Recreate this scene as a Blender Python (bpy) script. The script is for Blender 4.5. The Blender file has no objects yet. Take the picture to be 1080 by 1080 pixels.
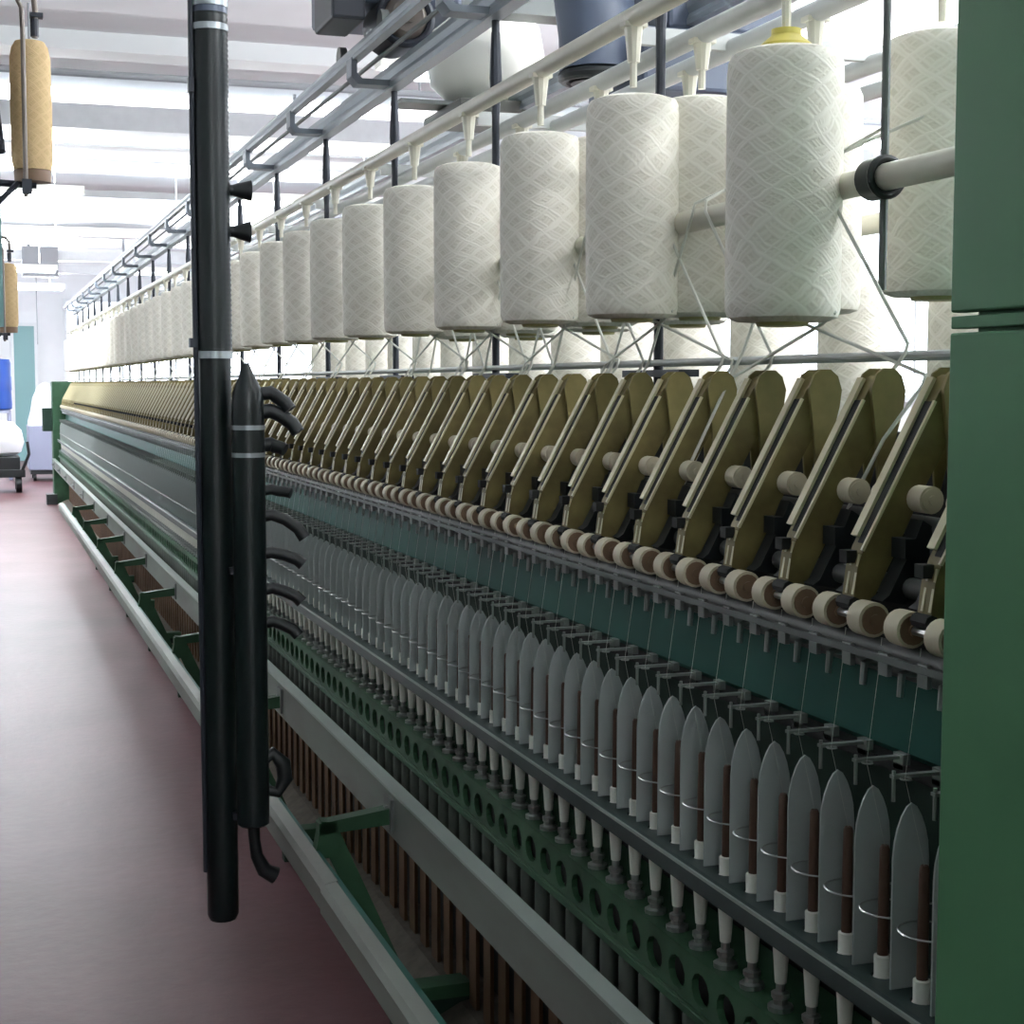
import bpy, math, random
from mathutils import Vector, Matrix
random.seed(7)
C = bpy.context.scene.collection
H = 1.40                      # eye height above the factory floor
PI = math.pi

# ------------------------------------------------------------------ helpers
def srgb(r, g, b):
    def f(c):
        c /= 255.0
        return c / 12.92 if c <= 0.04045 else ((c + 0.055) / 1.055) ** 2.4
    return (f(r), f(g), f(b), 1.0)

def mat(name, rgb, rough=0.5, metal=0.0, noise=0.0, nscale=12.0, bump=0.0, bscale=60.0, spec=0.5, dirt=None, stretch=None):
    m = bpy.data.materials.new(name); m.use_nodes = True
    nt = m.node_tree; b = nt.nodes['Principled BSDF']
    col = srgb(*rgb)
    b.inputs['Base Color'].default_value = col
    b.inputs['Roughness'].default_value = rough
    b.inputs['Metallic'].default_value = metal
    b.inputs['Specular IOR Level'].default_value = spec
    tc = nt.nodes.new('ShaderNodeTexCoord'); src = tc.outputs['Object']
    if stretch:
        mp = nt.nodes.new('ShaderNodeMapping'); mp.inputs['Scale'].default_value = stretch
        nt.links.new(src, mp.inputs['Vector']); src = mp.outputs['Vector']
    if noise > 0:
        n = nt.nodes.new('ShaderNodeTexNoise'); n.inputs['Scale'].default_value = nscale; n.inputs['Detail'].default_value = 6
        nt.links.new(src, n.inputs['Vector'])
        r = nt.nodes.new('ShaderNodeValToRGB')
        d = dirt and srgb(*dirt) or tuple(c * (1 - noise) for c in col[:3]) + (1,)
        u = tuple(min(1, c * (1 + noise * 0.6)) for c in col[:3]) + (1,)
        r.color_ramp.elements[0].position = 0.3; r.color_ramp.elements[0].color = d
        r.color_ramp.elements[1].position = 0.7; r.color_ramp.elements[1].color = u
        nt.links.new(n.outputs['Fac'], r.inputs['Fac']); nt.links.new(r.outputs['Color'], b.inputs['Base Color'])
    if bump > 0:
        n2 = nt.nodes.new('ShaderNodeTexNoise'); n2.inputs['Scale'].default_value = bscale; n2.inputs['Detail'].default_value = 4
        nt.links.new(src, n2.inputs['Vector'])
        bp = nt.nodes.new('ShaderNodeBump'); bp.inputs['Strength'].default_value = bump; bp.inputs['Distance'].default_value = 0.004
        nt.links.new(n2.outputs['Fac'], bp.inputs['Height']); nt.links.new(bp.outputs['Normal'], b.inputs['Normal'])
    return m

def emis(name, rgb, s):
    m = bpy.data.materials.new(name); m.use_nodes = True
    b = m.node_tree.nodes['Principled BSDF']
    b.inputs['Base Color'].default_value = srgb(*rgb)
    b.inputs['Emission Color'].default_value = srgb(*rgb); b.inputs['Emission Strength'].default_value = s
    return m

def yarn_mat(name, rgb, dark, nth=8, pitch=150.0):
    """cross-wound roving: two crossing helices of yarn round the local z axis"""
    m = bpy.data.materials.new(name); m.use_nodes = True
    nt = m.node_tree; N = nt.nodes; Lk = nt.links; b = N['Principled BSDF']
    b.inputs['Roughness'].default_value = 0.85; b.inputs['Specular IOR Level'].default_value = 0.15
    tc = N.new('ShaderNodeTexCoord'); sp = N.new('ShaderNodeSeparateXYZ'); Lk.new(tc.outputs['Object'], sp.inputs[0])
    def M(op, a, c=None):
        n = N.new('ShaderNodeMath'); n.operation = op
        for i, v in enumerate((a, c)):
            if v is None: continue
            if isinstance(v, (int, float)): n.inputs[i].default_value = v
            else: Lk.new(v, n.inputs[i])
        return n.outputs[0]
    th = M('ARCTAN2', sp.outputs['Y'], sp.outputs['X'])
    nz = N.new('ShaderNodeTexNoise'); nz.inputs['Scale'].default_value = 9; nz.inputs['Detail'].default_value = 3
    Lk.new(tc.outputs['Object'], nz.inputs['Vector'])
    zz = M('ADD', M('MULTIPLY', sp.outputs['Z'], pitch), M('MULTIPLY', nz.outputs['Fac'], 9.0))
    def cross(k, zf):
        zq = M('MULTIPLY', zz, zf); tq = M('MULTIPLY', th, float(k))
        return M('SINE', M('ADD', zq, tq)), M('SINE', M('SUBTRACT', zq, tq))
    a1, b1 = cross(nth, 1.0); a2, b2 = cross(nth*2+3, 2.4); a3, b3 = cross(nth*5+1, 5.1)
    sa = M('ADD', M('ADD', a1, M('MULTIPLY', a2, .8)), M('MULTIPLY', a3, .7))
    sb = M('ADD', M('ADD', b1, M('MULTIPLY', b2, .8)), M('MULTIPLY', b3, .7))
    mx = M('MAXIMUM', sa, sb)
    fac = M('MULTIPLY_ADD', mx, 0.28); fac.node.inputs[2].default_value = 0.35
    rp = N.new('ShaderNodeValToRGB')
    rp.color_ramp.elements[0].position = 0.05; rp.color_ramp.elements[0].color = srgb(*dark)
    rp.color_ramp.elements[1].position = 0.75; rp.color_ramp.elements[1].color = srgb(*rgb)
    Lk.new(fac, rp.inputs['Fac']); Lk.new(rp.outputs['Color'], b.inputs['Base Color'])
    bp = N.new('ShaderNodeBump'); bp.inputs['Strength'].default_value = 0.34; bp.inputs['Distance'].default_value = 0.002
    Lk.new(fac, bp.inputs['Height']); Lk.new(bp.outputs['Normal'], b.inputs['Normal'])
    return m

class MB:
    def __init__(s): s.v = []; s.f = []; s.m = []; s.mi = 0
    def add(s, vs, fs, M=None):
        o = len(s.v)
        for p in vs:
            p = Vector(p)
            s.v.append(tuple(M @ p) if M else tuple(p))
        for f in fs: s.f.append([i + o for i in f]); s.m.append(s.mi)
        return s
    def mat(s, i): s.mi = i; return s
    def box(s, x0, x1, y0, y1, z0, z1, M=None):
        return s.add([(x0,y0,z0),(x1,y0,z0),(x1,y1,z0),(x0,y1,z0),(x0,y0,z1),(x1,y0,z1),(x1,y1,z1),(x0,y1,z1)],
                     [(0,3,2,1),(4,5,6,7),(0,1,5,4),(1,2,6,5),(2,3,7,6),(3,0,4,7)], M)
    def prism(s, poly, y0, y1, M=None):          # poly in (x,z), extruded along y
        n = len(poly)
        vs = [(x,y0,z) for x,z in poly] + [(x,y1,z) for x,z in poly]
        fs = [tuple(range(n)), tuple(range(2*n-1, n-1, -1))] + [((i+1)%n, i, n+i, n+(i+1)%n) for i in range(n)]
        return s.add(vs, fs, M)
    def cyl(s, p0, p1, r0, r1=None, n=12, cap=True):
        p0, p1 = Vector(p0), Vector(p1); r1 = r0 if r1 is None else r1
        d = (p1 - p0).normalized(); a = Vector((0,0,1)) if abs(d.z) < .9 else Vector((1,0,0))
        u = d.cross(a).normalized(); w = d.cross(u)
        vs = []
        for p, r in ((p0, r0), (p1, r1)):
            for i in range(n):
                t = 2*PI*i/n; vs.append(p + u*(r*math.cos(t)) + w*(r*math.sin(t)))
        fs = [(i, (i+1)%n, n+(i+1)%n, n+i) for i in range(n)]
        if cap: fs += [tuple(range(n-1,-1,-1)), tuple(range(n, 2*n))]
        return s.add(vs, fs)
    def tube(s, pts, r, n=12, cap=True):
        pts = [Vector(p) for p in pts]; k = len(pts)
        rs = r if isinstance(r, (list, tuple)) else [r]*k
        u = None; vs = []
        for i, p in enumerate(pts):
            d = (pts[min(i+1,k-1)] - pts[max(i-1,0)]).normalized()
            if u is None:
                a = Vector((0,0,1)) if abs(d.z) < .9 else Vector((1,0,0)); u = d.cross(a).normalized()
            else: u = (u - d*u.dot(d)).normalized()
            w = d.cross(u)
            for j in range(n):
                t = 2*PI*j/n; vs.append(p + u*(rs[i]*math.cos(t)) + w*(rs[i]*math.sin(t)))
        fs = [(i*n+j, i*n+(j+1)%n, (i+1)*n+(j+1)%n, (i+1)*n+j) for i in range(k-1) for j in range(n)]
        if cap: fs += [tuple(range(n-1,-1,-1)), tuple(range((k-1)*n, k*n))]
        return s.add(vs, fs)
    def lathe(s, prof, n=24, c=(0,0,0)):         # prof of (r,z) bottom to top
        vs = []; fs = []; k = len(prof)
        for r, z in prof:
            for j in range(n):
                t = 2*PI*j/n; vs.append((c[0]+r*math.cos(t), c[1]+r*math.sin(t), c[2]+z))
        for i in range(k-1):
            for j in range(n): fs.append((i*n+j, i*n+(j+1)%n, (i+1)*n+(j+1)%n, (i+1)*n+j))
        fs += [tuple(range(n-1,-1,-1)), tuple(range((k-1)*n, k*n))]
        return s.add(vs, fs)
    def torus(s, c, R, r, n=20, k=6, M=None, a0=0, a1=2*PI):
        vs = []; fs = []; full = abs(a1-a0-2*PI) < 1e-6; m = n if full else n+1
        for i in range(m):
            t = a0 + (a1-a0)*i/n
            for j in range(k):
                q = 2*PI*j/k; rr = R + r*math.cos(q)
                vs.append((c[0]+rr*math.cos(t), c[1]+rr*math.sin(t), c[2]+r*math.sin(q)))
        for i in range(n):
            for j in range(k): fs.append((i*k+j, (i+1)%m*k+j, (i+1)%m*k+(j+1)%k, i*k+(j+1)%k))
        return s.add(vs, fs, M)
    def pierced(s, M, w, h0, h1, rw, rh, n, t, cy=0.0, seg=12):
        """n cells of width w in the local x axis, from y=h0 to y=h1, each with an oval hole; plate of thickness t along local -z"""
        for i in range(n):
            cx = (i+.5)*w
            ring, outer = [], []
            for j in range(seg):
                a = 2*PI*(j+.5)/seg; dx, dy = math.cos(a), math.sin(a)
                ring.append((cx+rw*dx, cy+rh*dy))
                k = min((w/2)/abs(dx) if abs(dx) > 1e-6 else 1e9, ((h1-cy) if dy > 0 else (cy-h0))/abs(dy) if abs(dy) > 1e-6 else 1e9)
                outer.append((cx+k*dx, cy+k*dy))
            corners = [(cx+w/2,h1),(cx-w/2,h1),(cx-w/2,h0),(cx+w/2,h0)]
            # insert corners so that neighbouring cells close up
            vs = [(x,y,0) for x,y in ring] + [(x,y,0) for x,y in outer] + [(x,y,-t) for x,y in ring] + [(x,y,0) for x,y in corners]
            fs = []
            for j in range(seg):
                k = (j+1) % seg
                fs.append((j, seg+j, seg+k, k)); fs.append((j, k, 2*seg+k, 2*seg+j))
                xa, ya = outer[j]; xb, yb = outer[k]
                if abs(xa-xb) > 1e-6 and abs(ya-yb) > 1e-6:
                    for q, (px, py) in enumerate(corners):
                        if min(xa,xb)-1e-6 <= px <= max(xa,xb)+1e-6 and min(ya,yb)-1e-6 <= py <= max(ya,yb)+1e-6:
                            fs.append((seg+j, 3*seg+q, seg+k))
            s.add(vs, fs, M)
        return s
    def obj(s, name, mats, parent=None, loc=(0,0,0), smooth=35, bevel=0):
        me = bpy.data.meshes.new(name); me.from_pydata(s.v, [], s.f)
        for m in (mats if isinstance(mats, (list, tuple)) else [mats]): me.materials.append(m)
        me.polygons.foreach_set('material_index', s.m)
        if smooth:
            me.polygons.foreach_set('use_smooth', [True]*len(s.f)); me.set_sharp_from_angle(angle=math.radians(smooth))
        me.update()
        o = bpy.data.objects.new(name, me); C.objects.link(o)
        if parent: o.parent = parent
        o.location = loc
        if bevel:
            bv = o.modifiers.new('bevel', 'BEVEL'); bv.width = bevel; bv.segments = 2; bv.limit_method = 'ANGLE'
        return o

def tag(o, label=None, cat=None, group=None, kind=None):
    if label is not None: o['label'] = label
    if cat: o['category'] = cat
    if group: o['group'] = group
    if kind: o['kind'] = kind
    return o
def thing(name, loc, label, cat, group=None):
    o = bpy.data.objects.new(name, None); C.objects.link(o); o.location = loc; o.empty_display_size = .05
    return tag(o, label, cat, group)
def dup(o, loc=None, parent=None):
    c = o.copy(); C.objects.link(c)
    if parent: c.parent = parent
    if loc is not None: c.location = loc
    for ch in list(o.children): dup(ch, None, c)
    return c
def struct(o): o['kind'] = 'structure'; return o
ORD = ['first','second','third','fourth','fifth','sixth','seventh','eighth','ninth','tenth','eleventh','twelfth','thirteenth','fourteenth','fifteenth','sixteenth','seventeenth','eighteenth','nineteenth']
TENS = ['twentieth','thirtieth','fortieth','fiftieth','sixtieth']
def ordw(i):                    # 1-based
    if i <= 19: return ORD[i-1]
    t, u = divmod(i, 10)
    return TENS[t-2] if u == 0 else ['twenty','thirty','forty','fifty','sixty'][t-2] + '-' + ORD[u-1]

# ------------------------------------------------------------------ materials
M_ = {}
M_['yarn']   = yarn_mat('white_roving', (248,245,234), (230,226,212))
M_['strand'] = mat('roving_strand', (245,243,232), .9, spec=.1)
M_['yellow'] = mat('yellow_plastic', (214,200,96), .45)
M_['cabinet']= mat('green_hammer_paint', (76,122,88), .5, spec=.2, noise=.10, nscale=4)
M_['green']  = mat('machine_green', (50,84,60), .5, spec=.25, noise=.18, nscale=9, dirt=(38,66,46))
M_['dgreen'] = mat('dark_green_paint', (30,52,42), .6, spec=.25, noise=.2, nscale=8)
M_['teal']   = mat('teal_paint', (28,84,74), .45, spec=.22, noise=.12, nscale=5)
M_['plate']  = mat('grey_green_plate', (116,127,118), .48, spec=.3, noise=.10, nscale=7, dirt=(102,102,97), stretch=(1,.25,1))
M_['edge']   = mat('bright_edge', (150,162,155), .3)
M_['sep']    = mat('grey_plastic_separator', (178,186,184), .35, noise=.05, nscale=20)
M_['fluted'] = mat('fluted_dull_steel', (92,94,92), .6, .5)
M_['brk']    = mat('slate_bracket', (112,122,132), .45)
M_['bol']    = mat('grey_green_bolster', (104,112,104), .5, .2)
M_['lap']    = mat('pale_lappet_wire', (138,146,140), .35, .3)
M_['ylo']    = mat('olive_flange', (176,170,116), .5)
M_['steel']  = mat('steel', (175,178,176), .32, .85)
M_['dsteel'] = mat('dull_steel', (110,114,112), .5, .6)
M_['rail']   = mat('dark_ring_rail', (54,72,70), .35, .35, noise=.1, nscale=25)
M_['alu']    = mat('grey_enamel_tube', (196,200,198), .35, noise=.06, nscale=14)
M_['cream']  = mat('cream_tube', (218,216,200), .4, noise=.06, nscale=14)
M_['track']  = mat('blue_grey_rail', (150,158,164), .38, .25)
M_['black']  = mat('black_rubber', (22,28,30), .45, bump=.1)
M_['hose']   = mat('black_hose', (18,28,29), .36)
M_['slate']  = mat('slate_housing', (84,94,112), .45, noise=.08, nscale=8)
M_['dslate'] = mat('dark_slate', (40,46,56), .5)
M_['band']   = mat('hose_band', (170,178,182), .35, .5)
M_['olive']  = mat('olive_paint', (130,119,74), .5, spec=.3, noise=.12, nscale=22, dirt=(108,98,60))
M_['dolive'] = mat('olive_side', (124,113,70), .55, spec=.25, noise=.15, nscale=18, dirt=(90,80,48))
M_['strip']  = mat('lit_flange_strip', (198,190,152), .4)  # light caught by the arm's front flanges, put into a paler colour
M_['cots']   = mat('beige_roller_cot', (196,188,164), .6)
M_['cap']    = mat('brown_bearing_cap', (122,98,76), .5)
M_['brown']  = mat('brown_bobbin', (84,60,46), .5)
M_['white']  = mat('white_plastic', (236,236,226), .4)
M_['belt']   = mat('brown_drive_belt', (92,66,38), .7, noise=.2, nscale=10)
M_['dark']   = mat('dark_interior_shade', (26,28,27), .8)  # near-black colour carries the shade inside the machine
M_['grime']  = mat('linty_sill', (84,78,68), .9, noise=.3, nscale=30)
M_['tan']    = yarn_mat('tan_roving', (214,188,144), (202,176,132), 8, 150)
M_['pipe']   = mat('bronze_grey_pipe', (120,112,104), .4, .3)
M_['wall']   = mat('white_wall', (236,238,238), .8, noise=.03, nscale=3)
M_['ceil']   = mat('white_ceiling', (234,236,238), .85, noise=.03, nscale=2)
M_['beam']   = mat('pale_grey_beam', (226,230,230), .7)
M_['gpipe']  = mat('grey_pipe', (150,154,158), .5)
M_['duct']   = mat('galvanised_duct', (226,230,232), .5, .1, noise=.05)
M_['lamp']   = emis('fluorescent_tube', (246,252,255), 9.0)
M_['pane']   = emis('daylit_frosted_pane', (236,244,255), 2.2)
M_['tealpane']=mat('teal_door_panel', (120,160,160), .4)
M_['blue']   = mat('blue_plastic', (20,62,140), .4)
M_['cloth']  = mat('white_fibre', (240,240,244), .95, bump=.6, bscale=18)
M_['lav']    = mat('lavender_grey_paint', (122,126,146), .5)

# floor: worn dark red paint
def floor_mat():
    m = bpy.data.materials.new('red_painted_concrete'); m.use_nodes = True
    nt = m.node_tree; N = nt.nodes; b = N['Principled BSDF']
    tc = N.new('ShaderNodeTexCoord')
    n1 = N.new('ShaderNodeTexNoise'); n1.inputs['Scale'].default_value = 1.3; n1.inputs['Detail'].default_value = 7
    n2 = N.new('ShaderNodeTexNoise'); n2.inputs['Scale'].default_value = 22; n2.inputs['Detail'].default_value = 5
    for n in (n1, n2): nt.links.new(tc.outputs['Object'], n.inputs['Vector'])
    r = N.new('ShaderNodeValToRGB')
    r.color_ramp.elements[0].position = .3; r.color_ramp.elements[0].color = srgb(76,46,48)
    r.color_ramp.elements[1].position = .72; r.color_ramp.elements[1].color = srgb(100,68,72)
    mx = N.new('ShaderNodeMix'); mx.data_type = 'RGBA'; mx.blend_type = 'MULTIPLY'; mx.inputs[0].default_value = .25
    r2 = N.new('ShaderNodeValToRGB'); r2.color_ramp.elements[0].color = (.6,.6,.6,1); r2.color_ramp.elements[0].position = .35; r2.color_ramp.elements[1].position = .6
    nt.links.new(n1.outputs['Fac'], r.inputs['Fac']); nt.links.new(n2.outputs['Fac'], r2.inputs['Fac'])
    nt.links.new(r.outputs['Color'], mx.inputs[6]); nt.links.new(r2.outputs['Color'], mx.inputs[7])
    nt.links.new(mx.outputs[2], b.inputs['Base Color'])
    b.inputs['Roughness'].default_value = .42; b.inputs['Specular IOR Level'].default_value = .25
    bp = N.new('ShaderNodeBump'); bp.inputs['Strength'].default_value = .12; bp.inputs['Distance'].default_value = .01
    nt.links.new(n2.outputs['Fac'], bp.inputs['Height']); nt.links.new(bp.outputs['Normal'], b.inputs['Normal'])
    return m
M_['floor'] = floor_mat()
def translucent(m, k):
    nt = m.node_tree; b = nt.nodes['Principled BSDF']; out = [n for n in nt.nodes if n.type == 'OUTPUT_MATERIAL'][0]
    t = nt.nodes.new('ShaderNodeBsdfTranslucent'); t.inputs[0].default_value = srgb(214,220,218)
    mx = nt.nodes.new('ShaderNodeMixShader'); mx.inputs[0].default_value = k
    nt.links.new(b.outputs[0], mx.inputs[1]); nt.links.new(t.outputs[0], mx.inputs[2]); nt.links.new(mx.outputs[0], out.inputs[0])
translucent(M_['sep'], .35); translucent(M_['strand'], .4)

# ------------------------------------------------------------------ the room
XL, XR, YB, YF, ZC = -5.0, 8.0, -4.0, 30.0, H + 2.25
struct(MB().box(XL-.2, XR+.2, YB-.2, YF+.2, -.2, 0).obj('floor', M_['floor'], smooth=0))
struct(MB().box(XL-.2, XR+.2, YB-.2, YF+.2, ZC, ZC+.2).obj('ceiling', M_['ceil'], smooth=0))
struct(MB().box(XL-.2, XL, YB, YF, 0, ZC).obj('wall_left', M_['wall'], smooth=0))
struct(MB().box(XR, XR+.2, YB, YF, 0, ZC).obj('wall_right', M_['wall'], smooth=0))
struct(MB().box(XL-.2, XR+.2, YB-.2, YB, 0, ZC).obj('wall_back', M_['wall'], smooth=0))
struct(MB().box(XL-.2, XR+.2, YF, YF+.2, 0, ZC).obj('wall_far', M_['wall'], smooth=0))
WN = [0]
def window(axis, pos, a0, a1, z0, z1, side):
    WN[0] += 1
    fr = MB(); pn = MB(); t = .06
    def bx(mb, u0, u1, w0, w1, d0, d1):
        lo, hi = min(pos+side*d0, pos+side*d1), max(pos+side*d0, pos+side*d1)
        if axis == 'x': mb.box(lo, hi, u0, u1, w0, w1)
        else: mb.box(u0, u1, lo, hi, w0, w1)
    bx(fr, a0-t, a1+t, z0-t, z0, 0, .07); bx(fr, a0-t, a1+t, z1, z1+t, 0, .07)
    bx(fr, a0-t, a0, z0, z1, 0, .07); bx(fr, a1, a1+t, z0, z1, 0, .07)
    nm = max(1, round((a1-a0)/1.0))
    for i in range(1, nm): a = a0+(a1-a0)*i/nm; bx(fr, a-.02, a+.02, z0, z1, 0, .06)
    bx(pn, a0, a1, z0, z1, .005, .02)
    w = fr.obj('window_%d' % WN[0], M_['beam'], smooth=0); struct(w)
    p = pn.obj('pane', M_['pane'], w, smooth=0)
for y0 in (-2.5, 2.0, 6.5, 11.0, 15.5, 20.0, 24.5): window('x', XR, y0, y0+3.4, 1.3, 3.2, -1)
for y0 in (17.0, 21.5, 26.0): window('x', XL, y0, y0+3.2, 1.1, 3.1, 1)
window('y', YF, -4.0, .30, 1.0, 2.9, -1)
window('y', YF, 1.6, 6.5, 1.0, 2.9, -1)
d = MB().box(.66, 1.02, YF-.06, YF, 0, 2.45).obj('door_1', M_['tealpane'], smooth=0); struct(d)
MB().box(.60, .66, YF-.08, YF, 0, 2.51).box(1.02, 1.08, YF-.08, YF, 0, 2.51).box(.66, 1.02, YF-.08, YF, 2.45, 2.51).obj('frame', M_['beam'], d, smooth=0)
MB().box(.95, .97, YF-.1, YF-.06, 1.0, 1.12).obj('handle', M_['dsteel'], d, smooth=0)
# ceiling beams running across the hall
for i, (y, hgt, wd) in enumerate(((-.5,.10,.25),(4.8,.10,.25),(10.7,.12,.30),(15.0,.10,.3),(19.2,.12,.3),(23.6,.14,.3),(27.5,.12,.3))):
    struct(MB().box(XL, XR, y-wd/2, y+wd/2, ZC-hgt, ZC).obj('trim_%d' % (i+1), M_['beam'], smooth=0))
# hanging fluorescent lamps
def ceiling_lamp(x, y, label, along='x', L=1.5):
    t = thing('ceiling_lamp', (x, y, ZC), label, 'ceiling lamp', 'fluorescent lamps under the ceiling')
    R = Matrix.Rotation(0 if along == 'x' else PI/2, 4, 'Z')
    b = MB().box(-L/2, L/2, -.06, .06, -.75, -.69, R); b.obj('lamp_body', M_['white'], t, smooth=0)
    for s in (-.035, .035):
        a = R @ Vector((-L/2+.03, s, -.775)); c = R @ Vector((L/2-.03, s, -.775))
        MB().cyl(a, c, .018, n=10).obj('lamp_tube', M_['lamp'], t)
    for s in (-L*.35, L*.35):
        p = R @ Vector((s, 0, 0)); MB().cyl((p.x,p.y,-.69), (p.x,p.y,0), .006, n=6).obj('hanging_rod', M_['gpipe'], t)
    for nm, z, rx, pw in (('down', -.82, 0, LP), ('up', -.66, PI, LP*(3.2 if x < 1 and y > 5 else 2.2))):  # up light is added to whiten the ceiling, stronger over the left side
        l = bpy.data.lights.new('lamp_light', 'AREA'); l.shape = 'RECTANGLE'; l.size = L; l.size_y = .16; l.energy = pw; l.color = (.95, .97, 1.0)
        lo = bpy.data.objects.new('lamp_light', l); C.objects.link(lo); lo.parent = t; lo.location = (0,0,z)
        lo.rotation_euler = (rx, 0, 0 if along == 'x' else PI/2)
LP = 29
LAMPS = [(.4,-2.6),(4.0,-1.0),(-2.6,7.4),(-2.2,13.0),(.1,13.0),(-2.2,17.2),(.3,17.2),(-1.9,21.6),(.3,21.6),(.6,25.6),  # first lamp is added, unseen behind the viewer, to light the separators
         (2.6,1.6),(2.6,4.2),(2.6,7.4),(2.6,13.0),(2.6,17.2),(2.6,21.6),(5.4,4.2),(5.4,8.6),(5.4,13.0)]
for x, y in LAMPS:
    row = {-2.6:'added unseen behind the viewer to light the separators', -1.0:'behind the green cabinet', 1.6:'above the cabinet', 4.2:'above the dark blower', 7.4:'nearest in its line', 8.6:'past the blower', 13.0:'midway down the hall', 17.2:'beyond the middle of the hall', 21.6:'far down the hall', 25.6:'nearest the far wall'}[y]
    side = 'left of the aisle' if x < -1 else ('over the aisle' if x < 2 else ('right of the spinning frame' if x < 5 else 'near the right windows'))
    ceiling_lamp(x, y, 'white hanging fluorescent lamp %s, %s' % (side, row), 'x')
# transverse pipes and ducts under the ceiling
def cross_pipe(name, y, z, r, m, label, x0=XL, x1=XR, rods=True):
    p = MB().cyl((x0,y,z), (x1,y,z), r, n=10).obj(name, m); tag(p, label, 'pipe', None)
    if rods:
        b = MB()
        x = x0 + .55
        k = 0
        while x < x1:
            b.cyl((x,y,z+r*.5), (x,y,ZC-.0), .008, n=6); x += 2.4
        b.obj('hanging_rod', M_['gpipe'], p)
cross_pipe('ceiling_pipe', 9.9, H+1.86, .022, M_['gpipe'], 'thin grey pipe across the ceiling nearest the viewer')
cross_pipe('ceiling_pipe', 14.2, H+1.95, .022, M_['gpipe'], 'thin grey pipe across the ceiling behind the pale duct')
cross_pipe('ceiling_pipe', 18.4, H+1.98, .022, M_['gpipe'], 'thin grey pipe across the ceiling below the dark duct')
dc = MB().box(-4.6, 7.4, 12.0, 12.7, H+1.86, H+2.04).obj('ceiling_duct', M_['duct'], smooth=0); tag(dc, 'wide pale sheet-metal duct across the ceiling', 'duct')
for q in (-3.6,2.4,6.4): MB().box(q,q+.02,12.3,12.34,H+2.04,ZC).obj('duct_hanger', M_['gpipe'], dc, smooth=0)
dc = MB().box(-4.6, 7.4, 17.4, 18.0, H+1.72, H+1.98).obj('ceiling_duct', M_['gpipe'], smooth=0); tag(dc, 'darker grey duct across the far ceiling', 'duct')
for q in (-3.6,2.4,6.4): MB().box(q,q+.02,17.7,17.74,H+1.98,ZC).obj('duct_hanger', M_['gpipe'], dc, smooth=0)
gd = thing('overhead_gantry', (.9, 25.0, H+1.6), 'grey gantry girder with a hoist box before the far wall', 'girder')
MB().box(-3.5, 5.5, -.12, .12, .27, .42).box(-3.5, 5.5, -.12, .12, .08, .20).obj('girder', M_['duct'], gd, smooth=0)
MB().box(-.2, .32, -.2, .2, .02, .46).obj('hoist_box', M_['gpipe'], gd, smooth=0)
MB().cyl((-.1,0,.4),(-.1,0,ZC-H-1.6),.02).cyl((1.3,0,.4),(1.3,0,ZC-H-1.6),.02).cyl((-2.8,0,.4),(-2.8,0,ZC-H-1.6),.02).cyl((4.8,0,.4),(4.8,0,ZC-H-1.6),.02).obj('hanging_rod', M_['gpipe'], gd)
MB().cyl((0,0,.05),(0,0,-1.0),.008,n=6).obj('hoist_chain', M_['gpipe'], gd)

# ------------------------------------------------------------------ the ring spinning frame
Y0, Y1 = 1.12, 19.0                     # extent of the frame
P, P2 = .075, .15
fr = thing('ring_spinning_frame', (1.4, Y0, 0), 'long green ring spinning frame with olive drafting arms and grey separators', 'spinning machine')
FX, FY = 1.4, Y0
def fpart(name, mb, mats, smooth=35, bevel=0, loc=(0,0,0)):
    """part of the frame from world-coordinate geometry (or around a world location)"""
    return mb.obj(name, mats, fr, (loc[0]-FX, loc[1]-FY, loc[2]), smooth, bevel)
def repeat(name, proto, ys, rest_mb=None, rest_m=None):
    """copies of a part along the frame"""
    base = proto.location.copy()
    out = [proto]
    for y in ys[1:]:
        out.append(dup(proto, (base.x, base.y + y - ys[0], base.z), fr))
    return out
def stuff(name, mk, ys, mats):
    if not ys: return
    mb = MB()
    for y in ys: mk(mb, y)
    o = fpart(name, mb, mats); o['kind'] = 'stuff'; return o
spY = [1.2105 + P*k for k in range(int((Y1-1.25)/P))]      # spindle positions 1.36 is the third
spY = [1.36 + P*(k-2) for k in range(int((Y1-.15-1.2)/P))]
sepY = [y + .0365 for y in spY]
armY = [1.531 + P2*(k-1) for k in range(int((Y1-.2-1.38)/P2)+1)]

# casings
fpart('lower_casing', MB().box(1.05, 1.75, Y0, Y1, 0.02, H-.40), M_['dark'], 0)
fpart('upper_casing', MB().box(1.13, 1.67, Y0, Y1, H-.40, H-.13), M_['dgreen'], 0)
fpart('back_panel', MB().box(1.012, 1.05, Y0, Y1, H-.76, H-.41), M_['dgreen'], 0)
fpart('sill', MB().prism([(.89,0),(1.05,0),(1.05,.06),(.97,.05),(.91,.02)], Y0, Y1), M_['grime'], 0)
# front plate with its bright turned edge
pl = fpart('front_plate', MB().prism([(.818,H-.968),(.832,H-.968),(.836,H-.874),(.829,H-.868),(.82,H-.872)], Y0, Y1), M_['plate'], 0)
e = MB().box(.816, .848, Y0, Y1, H-.872, H-.866).obj('edge_strip', M_['edge'], pl, (0,0,0), 0)
for k in range(14):
    y = 3.21 + 1.28*(k-1)
    if y < Y0 or y > Y1: continue
    MB().cyl((.805,y,H-.915),(.82,y,H-.915),.014,n=6).cyl((.79,y,H-.915),(.82,y,H-.915),.007,n=8).box(.812,.82,y-.03,y+.03,H-.955,H-.885).obj('bolt', M_['dsteel'], pl)
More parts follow.
